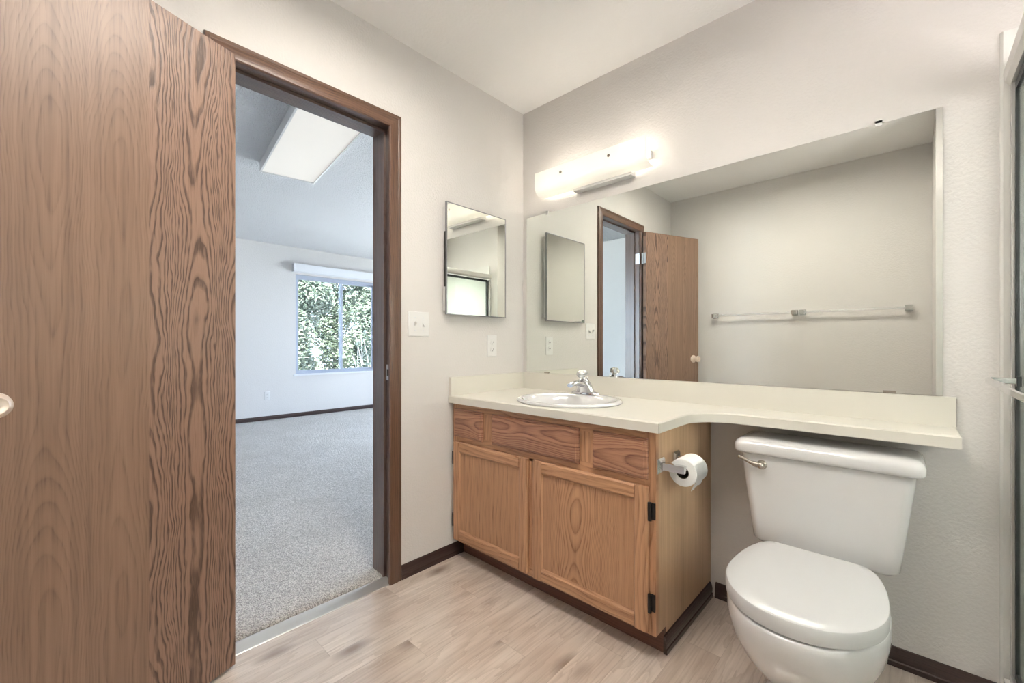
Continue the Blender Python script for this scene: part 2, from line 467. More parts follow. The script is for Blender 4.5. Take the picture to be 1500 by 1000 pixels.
# moulded surround inside the shower with its lip on the bathroom wall
bm = B((XS + 0.03, -0.008, 0.1, 2.78, 0.0, 1.98), (XS + 0.03, YD, 0.1, 2.78, YD + 0.008, 1.98), (2.772, YD, 0.1, 2.78, SWY0, 1.98), (2.772, SWY1, 0.1, 2.78, 0, 1.98), (2.772, SWY0, 0.1, 2.78, SWY1, SWZ0), (2.772, SWY0, SWZ1, 2.78, SWY1, 1.98))
prism(bm, [(1.884, 0.0), (1.886, -0.008), (1.890, -0.011), (1.896, -0.008), (1.912, -0.007), (1.94, -0.007), (1.94, 0.0)], 0.0, 1.982, 'Z')
struct('trim_1', bm, M['surround'], 'white shower surround edge running up the wall right of the mirror', 'shower surround', smooth=40, recenter=False)

def baseboard(name, bm_poly, a0, a1, axis, mat, label):
    bm = bmesh.new()
    prism(bm, bm_poly, a0, a1, axis)
    return struct(name, bm, mat, label, 'baseboard', smooth=30)
BH = 0.062
def prof(o, s):      # board profile seen along its length: o = wall plane, s = outward sign
    return [(o, 0), (o + s * 0.013, 0), (o + s * 0.013, 0.016), (o + s * 0.0105, 0.020), (o + s * 0.012, 0.034), (o + s * 0.009, 0.050), (o + s * 0.005, BH - 0.002), (o, BH)]
baseboard('baseboard_left', prof(0.0, 1), -0.839, -0.458, 'Y', M['base_y'], 'dark brown baseboard between the doorway and the vanity')
baseboard('baseboard_left_rear', prof(0.0, 1), YC, -1.577, 'Y', M['base_y'], 'dark brown baseboard behind the open door')
baseboard('baseboard_back', prof(0.0, -1), 1.09, 1.885, 'X', M['base_x'], 'dark brown baseboard behind the toilet')
baseboard('baseboard_front', prof(YC, 1), 0.013, XD, 'X', M['base_x'], 'dark brown baseboard under the towel bars')

# doorway: casing, jambs, stops, strike plate
tr = thing('trim_2', 'dark brown oak frame around the doorway to the carpeted room', 'door frame', (0, -1.2, 0), kind='structure')
def casing_v(y0, y1, s):   # s=+1: outer edge towards +y
    bm = bmesh.new()
    pts = [(0.0, 0.0), (0.010, 0.0), (0.0135, 0.004), (0.0135, 0.038), (0.0115, 0.043), (0.0135, 0.047), (0.012, 0.058), (0.004, 0.061), (0.0, 0.061)]
    poly = [(p[0], y0 + p[1] if s > 0 else y1 - p[1]) for p in pts]
    prism(bm, poly, 0.0, 2.094, 'Z')
    # mitre the head
    for v in bm.verts:
        if v.co.z > 1:
            d = abs(v.co.y - (y0 if s > 0 else y1))
            v.co.z = 2.033 + d
    return bm
mk('casing', casing_v(-0.900, -0.839, 1), M['case_v'], tr, smooth=30)
mk('casing', casing_v(-1.577, -1.516, -1), M['case_v'], tr, smooth=30)
bm = bmesh.new()
pts = [(0.0, 0.0), (0.010, 0.0), (0.0135, 0.004), (0.0135, 0.038), (0.0115, 0.043), (0.0135, 0.047), (0.012, 0.058), (0.004, 0.061), (0.0, 0.061)]
prism(bm, [(p[0], 2.033 + p[1]) for p in pts], -1.577, -0.839, 'Y') if False else None
A = [bm.verts.new((p[0], -1.516 - p[1], 2.033 + p[1])) for p in pts]
D = [bm.verts.new((p[0], -0.900 + p[1], 2.033 + p[1])) for p in pts]
for i in range(len(pts)):
    j = (i + 1) % len(pts)
    bm.faces.new((A[i], A[j], D[j], D[i]))
bm.faces.new(A); bm.faces.new(D)
mk('casing', bm, M['case_h'], tr, smooth=30)
mk('jamb', B(-0.122, DY1, 0.0, 0.001, DY1 + 0.018, DZ + 0.018), M['jamb'], tr)
mk('jamb', B(-0.122, DY0 - 0.018, 0.0, 0.001, DY0, DZ + 0.018), M['jamb'], tr)
mk('jamb', B(-0.122, DY0, DZ, 0.001, DY1, DZ + 0.018), M['jamb_h'], tr)
mk('stop', B(-0.122, DY1 - 0.012, 0.012, -0.040, DY1, DZ - 0.0), M['jamb'], tr, bevel=0.003)
mk('stop', B(-0.122, DY0, 0.012, -0.040, DY0 + 0.012, DZ - 0.0), M['jamb'], tr, bevel=0.003)
mk('stop', B(-0.122, DY0 + 0.012, DZ - 0.012, -0.040, DY1 - 0.012, DZ), M['jamb_h'], tr, bevel=0.003)
sp = mk('strike_plate', B((-0.036, DY1 - 0.0025, 0.905, -0.004, DY1, 0.975), (-0.006, DY1 - 0.0025, 0.915, 0.006, DY1 + 0.001, 0.965)), M['steel'], tr, bevel=0.001, label='silver strike plate')
mk('latch_hole', B(-0.028, DY1 - 0.0032, 0.925, -0.013, DY1 - 0.0024, 0.955), M['slot'], sp)
# bedroom side casing
bm = B((-0.135, -0.900, 0.0, -0.121, -0.839, 2.094), (-0.135, -1.577, 0.0, -0.121, -1.516, 2.094), (-0.135, -1.516, 2.033, -0.121, -0.900, 2.094))
mk('rear_casing', bm, M['case_v'], tr)

# metal threshold
bm = bmesh.new()
prism(bm, [(-0.047, 0.0), (-0.047, 0.016), (-0.040, 0.019), (-0.030, 0.018), (-0.016, 0.010), (0.004, 0.003), (0.006, 0.0)], DY0, DY1, 'Y')
struct('trim_3', bm, M['alu'], 'silver metal threshold strip between carpet and plank floor', 'threshold', smooth=25)

# ------------------------------------------------------------------ bathroom door
LD = Vector((0.37, -0.929, 0)).normalized()
door = thing('door_1', 'open flat brown wood-grain door at the left edge', 'door', (0.065, -1.503, 0.0), math.atan2(LD.y, LD.x), kind='structure')
# own frame: x along the leaf from the hinge edge, y towards the photographed face
DW, DT = 0.612, 0.036
bm = B(0.0, -DT, 0.012, DW, 0.0, 2.020)
for v in bm.verts:       # worn lower corner beside the hinge
    pass
leaf = mk('leaf', bm, M['door'], door, bevel=0.003, local=True)
kx, kz = 0.548, 0.938
def knobmesh(side):
    bm = bmesh.new()
    y0 = 0.0 if side > 0 else -DT
    lathe(bm, [(0.001, 0.0), (0.033, 0.0), (0.033, 0.004), (0.028, 0.009), (0.013, 0.012), (0.011, 0.028), (0.014, 0.034), (0.024, 0.040), (0.0275, 0.050), (0.0255, 0.058), (0.017, 0.0635), (0.015, 0.0625), (0.006, 0.062), (0.001, 0.062)], (kx, y0, kz), (0, side, 0), 32)
    return bm
kn1 = mk('door_knob', knobmesh(1), M['knob'], door, smooth=50, local=True, label='pale round privacy knob')
bm = bmesh.new(); cyl(bm, (0, 0.030, 0), (0, 0.0322, 0), 0.0025, 10)
ph = mk('pin_hole', bm, M['slot'], kn1, local=True)
ph.location = (0, 0.0302, 0)
mk('door_knob', knobmesh(-1), M['knob'], door, smooth=50, local=True)
mk('latch', B(DW - 0.002, -0.030, 0.91, DW + 0.0015, -0.006, 0.967), M['steel'], door, local=True)
for hz in (1.80, 0.22):
    bm = B((-0.0015, -0.033, hz - 0.045, 0.0, -0.004, hz + 0.045))
    cyl(bm, (-0.006, -DT - 0.004, hz - 0.045), (-0.006, -DT - 0.004, hz + 0.045), 0.006, 12)
    mk('hinge', bm, M['steel'], door, local=True, smooth=40)
# jamb halves of the hinges stay with the frame
for hz in (1.80, 0.22):
    h = mk('hinge_leaf', B(-0.034, DY0, hz - 0.045, 0.004, DY0 + 0.002, hz + 0.045), M['steel'], tr, bevel=0.0006)

# ------------------------------------------------------------------ vanity cabinet
van = thing('vanity_cabinet', 'brown oak vanity cabinet with two doors and three drawer fronts under the sink', 'cabinet', (0.55, -0.27, 0))
VX0, VX1, VF = 0.004, 1.070, -0.535
# carcass: back, bottom, sides
mk('carcass', B((VX0, VF + 0.02, 0.085, VX0 + 0.016, -0.002, 0.774), (VX0 + 0.016, VF + 0.02, 0.085, VX1 - 0.016, -0.002, 0.101)), M['oak_side'], van)
side = bmesh.new()
prism(side, [(-0.002, 0.0), (-0.456, 0.0), (-0.456, 0.085), (VF + 0.019, 0.085), (VF + 0.019, 0.774), (-0.002, 0.774)], VX1 - 0.016, VX1, 'X')
mk('side_panel', side, M['oak_side'], van, label='tan oak end panel')
# face frame
for x0, x1 in ((VX0, 0.045), (1.030, VX1)):
    mk('stile', B(x0, VF, 0.085, x1, VF + 0.019, 0.774), M['oak_v'], van, bevel=0.0015)
mk('stile', B(0.495, VF, 0.125, 0.560, VF + 0.019, 0.585), M['oak_v'], van)
for x0, x1 in ((0.215, 0.305), (0.750, 0.842)):
    mk('stile', B(x0, VF, 0.620, x1, VF + 0.019, 0.736), M['oak_v'], van)
for z0, z1 in ((0.736, 0.774), (0.572, 0.620), (0.085, 0.125)):
    mk('rail', B(0.045, VF, z0, 1.030, VF + 0.019, z1), M['oak_h'], van)
mk('toe_kick', B(VX0, -0.474, 0.001, VX1, -0.4565, 0.0845), M['kick'], van, label='dark reddish toe kick board')
# drawer fronts with a routed edge
def front(x0, x1, z0, z1, t=0.018):
    bm = bmesh.new()
    y0 = VF
    r = []
    for ins, y in ((0, 0.0), (0, -0.009), (0.003, -0.011), (0.008, -0.012), (0.011, -t), (0.0125, -t)):
        r.append([(x0 + ins, y0 + y, z0 + ins), (x1 - ins, y0 + y, z0 + ins), (x1 - ins, y0 + y, z1 - ins), (x0 + ins, y0 + y, z1 - ins)])
    loft(bm, r)
    return bm
for x0, x1 in ((0.022, 0.226), (0.290, 0.766), (0.828, 1.043)):
    mk('drawer_front', front(x0, x1, 0.608, 0.746), M['oak_red_h'], van, smooth=20)
# doors: frame and sunk panel
def cab_door(x0, x1, z0, z1, panelmat, hinge_x, hz):
    y0, t, fw = VF, 0.018, 0.052
    p = mk('door', B(x0 + fw - 0.006, y0 - 0.0095, z0 + fw - 0.006, x1 - fw + 0.006, y0 - 0.002, z1 - fw + 0.006), panelmat, van)
    def stile(xa, xb, inner):
        bm = bmesh.new()
        # profile across x: bead at the inner edge
        out = xa if inner > 0 else xb
        inn = xb if inner > 0 else xa
        s = 1 if inner > 0 else -1
        poly = [(out, y0), (out, y0 - t + 0.006), (out + s * 0.006, y0 - t), (inn - s * 0.009, y0 - t), (inn - s * 0.006, y0 - t + 0.003), (inn, y0 - t + 0.008), (inn, y0)]
        prism(bm, poly, z0, z1, 'Z')
        return bm
    def rail(za, zb, inner):
        bm = bmesh.new()
        out = za if inner > 0 else zb
        inn = zb if inner > 0 else za
        s = 1 if inner > 0 else -1
        poly = [(y0, out), (y0 - t + 0.006, out), (y0 - t, out + s * 0.006), (y0 - t, inn - s * 0.009), (y0 - t + 0.003, inn - s * 0.006), (y0 - t + 0.008, inn), (y0, inn)]
        prism(bm, poly, x0 + fw - 0.004, x1 - fw + 0.004, 'X')
        return bm
    mk('stile', stile(x0, x0 + fw, 1), M['oak_v'], p, smooth=30)
    mk('stile', stile(x1 - fw, x1, -1), M['oak_v'], p, smooth=30)
    mk('rail', rail(z0, z0 + fw, 1), M['oak_h'], p, smooth=30)
    mk('rail', rail(z1 - fw, z1, -1), M['oak_h'], p, smooth=30)
    for z in hz:
        s = 1 if hinge_x > x1 - 0.1 else -1
        bm = B((hinge_x, y0 - 0.006, z - 0.028, hinge_x + s * 0.016, y0 - 0.0002, z + 0.028))
        cyl(bm, (hinge_x, y0 - 0.012, z - 0.031), (hinge_x, y0 - 0.012, z + 0.031), 0.0062, 12)
        mk('hinge', bm, M['black'], p, smooth=40, label='black iron hinge')
    return p
cab_door(0.020, 0.511, 0.100, 0.582, M['oak_fine'], 0.0175, (0.50, 0.19))
cab_door(0.541, 1.046, 0.096, 0.585, M['oak_cath'], 1.0525, (0.505, 0.197))
# base moulding along the cabinet's exposed end
bm = bmesh.new()
prism(bm, prof(VX1, 1), -0.478, -0.014, 'Y')
for v in bm.verts:
    if v.co.y < -0.3: v.co.z *= 1.0
mk('base_moulding', bm, M['base_y'], van, smooth=30, label='dark brown base moulding')

# ------------------------------------------------------------------ countertop with its backsplashes and the shelf over the toilet
ct = thing('countertop', 'cream laminate countertop narrowing to a shelf above the toilet', 'countertop', (0.9, -0.01, 0.774))
CZ0, CZ1 = 0.7745, 0.810
out = [(0.002, -0.002), (0.002, -0.566), (1.093, -0.566)]
out += [(1.093, -0.40), (1.094, -0.34)]
for i in range(1, 12):
    a = PI + (PI / 2) * -i / 12        # concave sweep to the shelf
    out.append((1.094 + 0.155 + 0.155 * math.cos(a), -0.340 + 0.139 * math.sin(a)))
out += [(1.249, -0.201), (1.795, -0.201), (1.795, -0.002)]
SCX, SCY, SA, SB = 0.562, -0.325, 0.243, 0.222
hole = [(SCX + SA * 0.94 * math.cos(2 * PI * i / 48), SCY + SB * 0.93 * math.sin(2 * PI * i / 48)) for i in range(48)]
bm = bmesh.new()
def ring_at(pts, z, ins=0.0):
    n = len(pts)
    vs = []
    for i, (x, y) in enumerate(pts):
        if ins:
            a = Vector(pts[i - 1]); c = Vector(pts[(i + 1) % n]); p = Vector((x, y))
            e1 = (p - a).normalized(); e2 = (c - p).normalized()
            n1 = Vector((-e1.y, e1.x)); n2 = Vector((-e2.y, e2.x))
            nn = (n1 + n2)
            nn = nn / max(nn.length_squared / 2, 1e-6)
            x, y = p + nn * ins
        vs.append(bm.verts.new((x, y, z)))
    return vs
R0 = ring_at(out, CZ0); R1 = ring_at(out, CZ1 - 0.004); R2 = ring_at(out, CZ1, 0.004)
for a, c in ((R0, R1), (R1, R2)):
    for i in range(len(out)):
        j = (i + 1) % len(out)
        bm.faces.new((a[i], a[j], c[j], c[i]))
H0 = [bm.verts.new((x, y, CZ0)) for x, y in hole]
H1 = [bm.verts.new((x, y, CZ1)) for x, y in hole]
for i in range(48):
    j = (i + 1) % 48
    bm.faces.new((H0[i], H1[i], H1[j], H0[j]))
def edges_of(v):
    return [bm.edges.get((v[i], v[(i + 1) % len(v)])) or bm.edges.new((v[i], v[(i + 1) % len(v)])) for i in range(len(v))]
for a, h in ((R0, H0), (R2, H1)):
    bmesh.ops.triangle_fill(bm, use_beauty=True, use_dissolve=False, edges=edges_of(a) + edges_of(h))
mk('slab', bm, M['laminate'], ct, smooth=30)
mk('backsplash', B(0.021, -0.020, CZ1 - 0.001, 1.795, -0.001, 0.902), M['laminate'], ct, bevel=0.003)
mk('backsplash', B(0.001, -0.562, CZ1 - 0.001, 0.0205, -0.001, 0.902), M['laminate'], ct, bevel=0.002)
mk('edge_seam', B(1.0927, -0.5665, CZ0 - 0.0005, 1.0937, -0.5650, CZ1 - 0.003), M['seam'], ct)
mk('edge_seam', B(1.7945, -0.0195, CZ1 + 0.002, 1.7958, -0.0180, 0.899), M['seam'], ct)

# ------------------------------------------------------------------ sink and faucet
snk = thing('sink', 'white oval drop-in sink set in the cream countertop', 'sink', (SCX, SCY, 0.81))
def ell(s, z, dx=0.0, dy=0.0, sb=None):
    sb = s if sb is None else sb
    return [(SCX + dx + SA * s * math.cos(2 * PI * i / 64), SCY + dy + SB * sb * math.sin(2 * PI * i / 64), z) for i in range(64)]
bm = bmesh.new()
rings = [ell(0.985, 0.8103), ell(1.0, 0.8135), ell(1.0, 0.8175), ell(0.985, 0.8215), ell(0.95, 0.8240), ell(0.90, 0.8235),
         ell(0.845, 0.8185, 0, -0.020, 0.76), ell(0.81, 0.809, 0, -0.021, 0.72), ell(0.77, 0.785, 0, -0.020, 0.68), ell(0.69, 0.745, 0, -0.018, 0.60),
         ell(0.52, 0.705, 0, -0.012, 0.46), ell(0.30, 0.687, 0, -0.008, 0.28), ell(0.10, 0.682, 0, -0.005, 0.11),
         ell(0.10, 0.672, 0, -0.005, 0.11), ell(0.32, 0.677, 0, -0.008, 0.30), ell(0.56, 0.697, 0, -0.012, 0.50), ell(0.73, 0.740, 0, -0.018, 0.64), ell(0.82, 0.785, 0, -0.020, 0.72), ell(0.87, 0.8103, 0, -0.018, 0.80)]
loft(bm, rings, False, False)
bm2v = [v for v in bm.verts]
n = 64
for i in range(n):      # join the underside to the rim's foot
    j = (i + 1) % n
    a = bm2v[(len(rings) - 1) * n + i]; c = bm2v[(len(rings) - 1) * n + j]
    bm.faces.new((a, c, bm2v[j], bm2v[i]))
mk('basin', bm, M['porcelain'], snk, smooth=60)
bm = bmesh.new()
lathe(bm, [(0.001, 0.0), (0.022, 0.0), (0.022, 0.004), (0.015, 0.006), (0.001, 0.004)], (SCX, SCY - 0.005, 0.680), (0, 0, 1), 20)
mk('drain', bm, M['chrome'], snk, smooth=40)

fau = thing('faucet', 'chrome single-handle faucet with a clear knob at the back of the sink', 'faucet', (0.527, -0.130, 0.823))
FX, FY, FZ = 0.527, -0.136, 0.8235
bm = bmesh.new()
def stad(hx, hy, z, n=32):
    return [(FX + hx * math.copysign(abs(math.cos(t)) ** 0.8, math.cos(t)), FY + hy * math.copysign(abs(math.sin(t)) ** 0.8, math.sin(t)), z) for t in (2 * PI * i / n for i in range(n))]
loft(bm, [stad(0.078, 0.026, FZ), stad(0.078, 0.026, FZ + 0.006), stad(0.070, 0.023, FZ + 0.012), stad(0.040, 0.020, FZ + 0.017)])
mk('base_plate', bm, M['chrome'], fau, smooth=45)
bm = bmesh.new()
def sty(hx, hy, z, dy):
    return [(x, y + dy, zz) for x, y, zz in stad(hx, hy, z)]
loft(bm, [sty(0.050, 0.027, FZ + 0.010, 0), sty(0.048, 0.027, FZ + 0.020, -0.001), sty(0.040, 0.027, FZ + 0.042, -0.006), sty(0.029, 0.024, FZ + 0.062, -0.012), sty(0.023, 0.021, FZ + 0.072, -0.015), sty(0.012, 0.012, FZ + 0.076, -0.016)])
mk('body', bm, M['chrome'], fau, smooth=45)
bm = bmesh.new()
pr = []
for k in range(7):
    t = k / 6
    y = FY - 0.012 - 0.115 * t
    z = FZ + 0.034 + 0.026 * math.sin(PI * (0.12 + 0.60 * t)) - 0.004 * t
    hw = 0.024 - 0.008 * t; hh = 0.014 - 0.004 * t
    pr.append([(FX + hw * math.cos(a), y, z + hh * math.sin(a)) for a in (2 * PI * i / 20 for i in range(20))])
loft(bm, pr)
mk('spout', bm, M['chrome'], fau, smooth=50)
HA = Vector((0, -0.42, 1)).normalized()
bm = bmesh.new()
lathe(bm, [(0.013, 0.0), (0.010, 0.010), (0.014, 0.015)], (FX, FY - 0.016, FZ + 0.073), HA, 16)
st_ = mk('handle_stem', bm, M['chrome'], fau, smooth=45)
bm = bmesh.new()
lathe(bm, [(0.012, 0.0), (0.022, 0.005), (0.027, 0.014), (0.025, 0.024), (0.016, 0.031), (0.001, 0.033)], Vector((FX, FY - 0.016, FZ + 0.073)) + HA * 0.014, HA, 10)
mk('handle_knob', bm, M['acrylic'], st_, label='clear faceted knob')
bm = bmesh.new(); cyl(bm, (FX, FY + 0.021, FZ + 0.010), (FX, FY + 0.021, FZ + 0.075), 0.0022, 8); sph(bm, (FX, FY + 0.021, FZ + 0.078), 0.005, 10, 6)
mk('lift_rod', bm, M['chrome'], fau, smooth=40)

# ------------------------------------------------------------------ big mirror with its clips
mir = thing('wall_mirror', 'large frameless mirror above the countertop', 'mirror', (0.9, 0, 1.36))
bm = B(0.033, -0.006, 0.9035, 1.766, -0.0005, 1.811)
bm.faces.ensure_lookup_table()
for f in bm.faces:
    f.material_index = 0 if f.calc_center_median().y < -0.0055 else 1
mk('glass', bm, [M['mirror'], M['mirror_edge']], mir)
for x, z in ((0.185, 1.811), (1.613, 1.811)):
    mk('mirror_clip', B((x - 0.009, -0.0095, z - 0.008, x + 0.009, -0.0062, z + 0.010), (x - 0.009, -0.0095, z + 0.0015, x + 0.009, 0.0, z + 0.012)), M['white'], mir, bevel=0.001)
for x in (0.185, 1.640):
    mk('mirror_clip', B(x - 0.016, -0.0090, 0.9025, x + 0.016, -0.0062, 0.911), M['nickel'], mir)

# ------------------------------------------------------------------ vanity light
vl = thing('vanity_light', 'lit frosted glass bar light above the large mirror', 'wall light', (0.5, 0, 1.95))
bm = bmesh.new()
pp = []
for i in range(9):
    a = -PI / 2 - (PI / 2) * i / 8
    pp.append((-0.060 + 0.042 * math.cos(a), 1.930 + 0.042 * math.sin(a)))
pp = [(-0.022, 1.888)] + pp + [(-0.1035, 1.960), (-0.1035, 1.985), (-0.1020, 2.008)]
inn = []
for i, p in enumerate(pp):
    a = Vector(pp[max(i - 1, 0)]); c = Vector(pp[min(i + 1, len(pp) - 1)])
    d = (c - a).normalized()
    inn.append(tuple(Vector(p) + Vector((d.y, -d.x)) * 0.004))
prism(bm, pp + inn[::-1], 0.178, 0.826, 'X')
mk('glass_shade', bm, M['shade'], vl, smooth=40, label='glowing frosted glass shade')
mk('back_plate', B((0.392, -0.046, 1.8720, 0.724, -0.0005, 1.8845), (0.392, -0.018, 1.8845, 0.724, -0.0005, 2.0)), M['white'], vl, bevel=0.002)
for x in (0.355, 0.638):
    bm = bmesh.new(); lathe(bm, [(0.001, 0.006), (0.007, 0.005), (0.0075, 0.0), (0.0075, -0.001), (0.001, -0.001)], (x, -0.102, 1.968), (0, -1, 0), 14)
    mk('finial', bm, M['nickel'], vl, smooth=40)
for k, x in enumerate((0.255, 0.415, 0.575, 0.735)):
    bm = bmesh.new(); sph(bm, (x, -0.056, 1.950), 0.021, 14, 8)
    bu = mk('bulb', bm, M['bulb_off'] if k == 2 else M['bulb'], vl, smooth=60)
    bm = bmesh.new(); cyl(bm, (x, -0.020, 1.950), (x, -0.038, 1.950), 0.012, 12)
    mk('socket', bm, M['white'], bu, smooth=40)
bm = B((0.19, -0.0185, 1.935, 0.81, -0.0005, 1.968))
mk('rear_tray', bm, M['white'], vl)

# ------------------------------------------------------------------ added ceiling lamps, out of view, that fill the room with light
cl = thing('ceiling_fill_light', 'added white fluorescent box on the bathroom ceiling, an unseen fill light', 'ceiling light', (1.0, -1.225, H))  # unseen box added to brighten the bathroom from above
lx0, lx1, ly0, ly1 = 0.48, 1.52, -1.42, -1.03
mk('diffuser', B(lx0 + 0.012, ly0 + 0.012, H - 0.060, lx1 - 0.012, ly1 - 0.012, H - 0.004), M['ceil_fill'], cl)
mk('frame', B((lx0, ly0, H - 0.066, lx0 + 0.012, ly1, H - 0.0005), (lx1 - 0.012, ly0, H - 0.066, lx1, ly1, H - 0.0005), (lx0 + 0.012, ly0, H - 0.066, lx1 - 0.012, ly0 + 0.012, H - 0.0005), (lx0 + 0.012, ly1 - 0.012, H - 0.066, lx1 - 0.012, ly1, H - 0.0005)), M['white'], cl)
sl = thing('shower_fill_light', 'added round flush lamp inside the shower, an unseen fill light', 'ceiling light', (2.36, -0.78, H))  # unseen lamp added to brighten the shower side
bm = bmesh.new(); lathe(bm, [(0.001, -0.0005), (0.12, -0.0005), (0.12, -0.014), (0.108, -0.016), (0.001, -0.016)], (2.36, -0.78, H), (0, 0, 1), 32)
mk('ring', bm, M['white'], sl, smooth=40)
bm = bmesh.new(); lathe(bm, [(0.106, -0.0165), (0.100, -0.030), (0.070, -0.042), (0.001, -0.047)], (2.36, -0.78, H), (0, 0, 1), 32)
mk('lens', bm, M['shower_fill'], sl, smooth=60)

# ------------------------------------------------------------------ medicine cabinet
mc = thing('medicine_cabinet', 'mirrored medicine cabinet on the wall above the light switches', 'cabinet', (0, -0.4, 1.49))
mk('body', B((0.0005, -0.598, 1.232, 0.024, -0.205, 1.745)), M['white'], mc, bevel=0.001)
MDL = B(0.0, 0.0, 1.215, 0.006, 0.416, 1.7635)
for f in MDL.faces:
    f.material_index = 0 if f.calc_center_median().x > 0.0055 else 1
ang = math.radians(0.35)
md = mk('door', MDL, [M['mirror'], M['steel']], mc, recenter=False)
md.location = Vector((0.0345, -0.607, 0)) - Vector(mc.location)
md.rotation_euler = (0, 0, ang)
fr = bmesh.new()
for q in ((-0.004, -0.0015, 1.2135, 0.0075, 0.003, 1.765), (-0.004, 0.413, 1.2135, 0.0075, 0.4175, 1.765), (-0.004, 0.003, 1.2135, 0.0075, 0.413, 1.2175), (-0.004, 0.003, 1.761, 0.0075, 0.413, 1.765)):
    box(fr, *q)
mk('edge_frame', fr, M['frame_steel'], md, recenter=False, local=True)
mk('piano_hinge', B(0.022, -0.6095, 1.35, 0.034, -0.6015, 1.62), M['black'], mc, label='dark hinge strip')

# ------------------------------------------------------------------ switches and outlets
def plate(name, label, cat, y, z, w, h, group=None):
    t = thing(name, label, cat, (0, y, z), group=group)
    bm = bmesh.new()
    r = []
    for ins, x in ((0, 0.0003), (0, 0.0025), (0.004, 0.0055), (0.006, 0.0058)):
        r.append([(x, y - w / 2 + ins, z - h / 2 + ins), (x, y + w / 2 - ins, z - h / 2 + ins), (x, y + w / 2 - ins, z + h / 2 - ins), (x, y - w / 2 + ins, z + h / 2 - ins)])
    loft(bm, r)
    mk('plate', bm, M['white'], t, smooth=30)
    return t
sw = plate('light_switch', 'white double toggle switch plate right of the doorway', 'light switch', -0.742, 1.161, 0.118, 0.117)
for dy, up in ((-0.023, 1), (0.023, -1)):
    bm = B(0.006, -0.742 + dy - 0.005, 1.161 - 0.012, 0.0072, -0.742 + dy + 0.005, 1.161 + 0.012)
    fr_ = mk('toggle_slot', bm, M['white'], sw)
    bm = bmesh.new()
    y = -0.742 + dy
    loft(bm, [[(0.006, y - 0.0042, 1.161 - 0.008), (0.006, y + 0.0042, 1.161 - 0.008), (0.006, y + 0.0042, 1.161 + 0.008), (0.006, y - 0.0042, 1.161 + 0.008)],
              [(0.021, y - 0.0034, 1.161 + up * 0.010 - 0.004), (0.021, y + 0.0034, 1.161 + up * 0.010 - 0.004), (0.021, y + 0.0034, 1.161 + up * 0.010 + 0.003), (0.021, y - 0.0034, 1.161 + up * 0.010 + 0.003)]])
    mk('toggle', bm, M['white'], sw)
    for dz in (-0.030, 0.030):
        bm = bmesh.new(); lathe(bm, [(0.001, 0.0012), (0.003, 0.0008), (0.0032, 0.0)], (0.0056, y, 1.161 + dz), (1, 0, 0), 10)
        mk('screw', bm, M['steel'], sw)
def outlet(label, x, y, z, s=1):
    t = thing('wall_outlet', label, 'outlet', (x, y, z))
    bm = bmesh.new()
    r = []
    for ins, d in ((0, 0.0003), (0, 0.0025), (0.003, 0.005), (0.005, 0.0055)):
        r.append([(x + s * d, y - 0.036 + ins, z - 0.0585 + ins), (x + s * d, y + 0.036 - ins, z - 0.0585 + ins), (x + s * d, y + 0.036 - ins, z + 0.0585 - ins), (x + s * d, y - 0.036 + ins, z + 0.0585 - ins)])
    loft(bm, r)
    mk('plate', bm, M['white'], t, smooth=30)
    for dz in (-0.0195, 0.0195):
        bm = bmesh.new()
        lathe(bm, [(0.001, 0.0), (0.0165, 0.0), (0.0165, 0.0018), (0.001, 0.002)], (x + s * 0.0055, y, z + dz), (s, 0, 0), 20)
        f_ = mk('socket', bm, M['white'], t, smooth=30)
        xa = x + s * 0.0072
        mk('slots', B((xa, y - 0.0075, z + dz - 0.002, xa + s * 0.0006, y - 0.0050, z + dz + 0.007), (xa, y + 0.0050, z + dz - 0.002, xa + s * 0.0006, y + 0.0075, z + dz + 0.006), (xa, y - 0.0022, z + dz - 0.010, xa + s * 0.0006, y + 0.0022, z + dz - 0.006)), M['slot'], f_)
    return t
outlet('white outlet on the bathroom wall under the medicine cabinet', 0.0, -0.262, 1.058)

# ------------------------------------------------------------------ toilet paper holder and roll
tp = thing('toilet_paper_holder', 'chrome two-post toilet paper holder on the cabinet end', 'paper holder', (VX1, -0.44, 0.655))
for y in (-0.505, -0.375):
    bm = bmesh.new()
    r = []
    for ins, d in ((0, 0.0003), (0, 0.004), (0.006, 0.010), (0.010, 0.011)):
        r.append([(VX1 + d, y - 0.025 + ins, 0.630 + ins), (VX1 + d, y + 0.025 - ins, 0.630 + ins), (VX1 + d, y + 0.025 - ins, 0.680 - ins), (VX1 + d, y - 0.025 + ins, 0.680 - ins)])
    loft(bm, r)
    pl_ = mk('wall_plate', bm, M['chrome'], tp, smooth=20)
    mk('arm', B(VX1 + 0.010, y - 0.010, 0.643, VX1 + 0.085, y + 0.010, 0.667), M['chrome'], pl_, bevel=0.004)
bm = bmesh.new(); cyl(bm, (VX1 + 0.070, -0.496, 0.652), (VX1 + 0.070, -0.384, 0.652), 0.009, 14)
mk('roller', bm, M['white'], tp, smooth=40)
roll = thing('toilet_paper_roll', 'partly used white toilet paper roll with a torn edge on the chrome holder', 'toilet paper', (VX1 + 0.070, -0.44, 0.652))
RX, RZ, RR = VX1 + 0.070, 0.640, 0.046
bm = bmesh.new()
rr = []
for y, ra in ((-0.488, 0.0205), (-0.489, 0.030), (-0.488, RR - 0.002), (-0.486, RR), (-0.394, RR), (-0.392, RR - 0.002), (-0.391, 0.030), (-0.392, 0.0205), (-0.488, 0.0205)):
    rr.append([(RX + ra * math.cos(t), y, RZ + ra * math.sin(t)) for t in (2 * PI * i / 40 for i in range(40))])
loft(bm, rr, False, False)
bmesh.ops.remove_doubles(bm, verts=bm.verts, dist=1e-5)
mk('paper', bm, M['paper'], roll, smooth=40)
bm = bmesh.new()
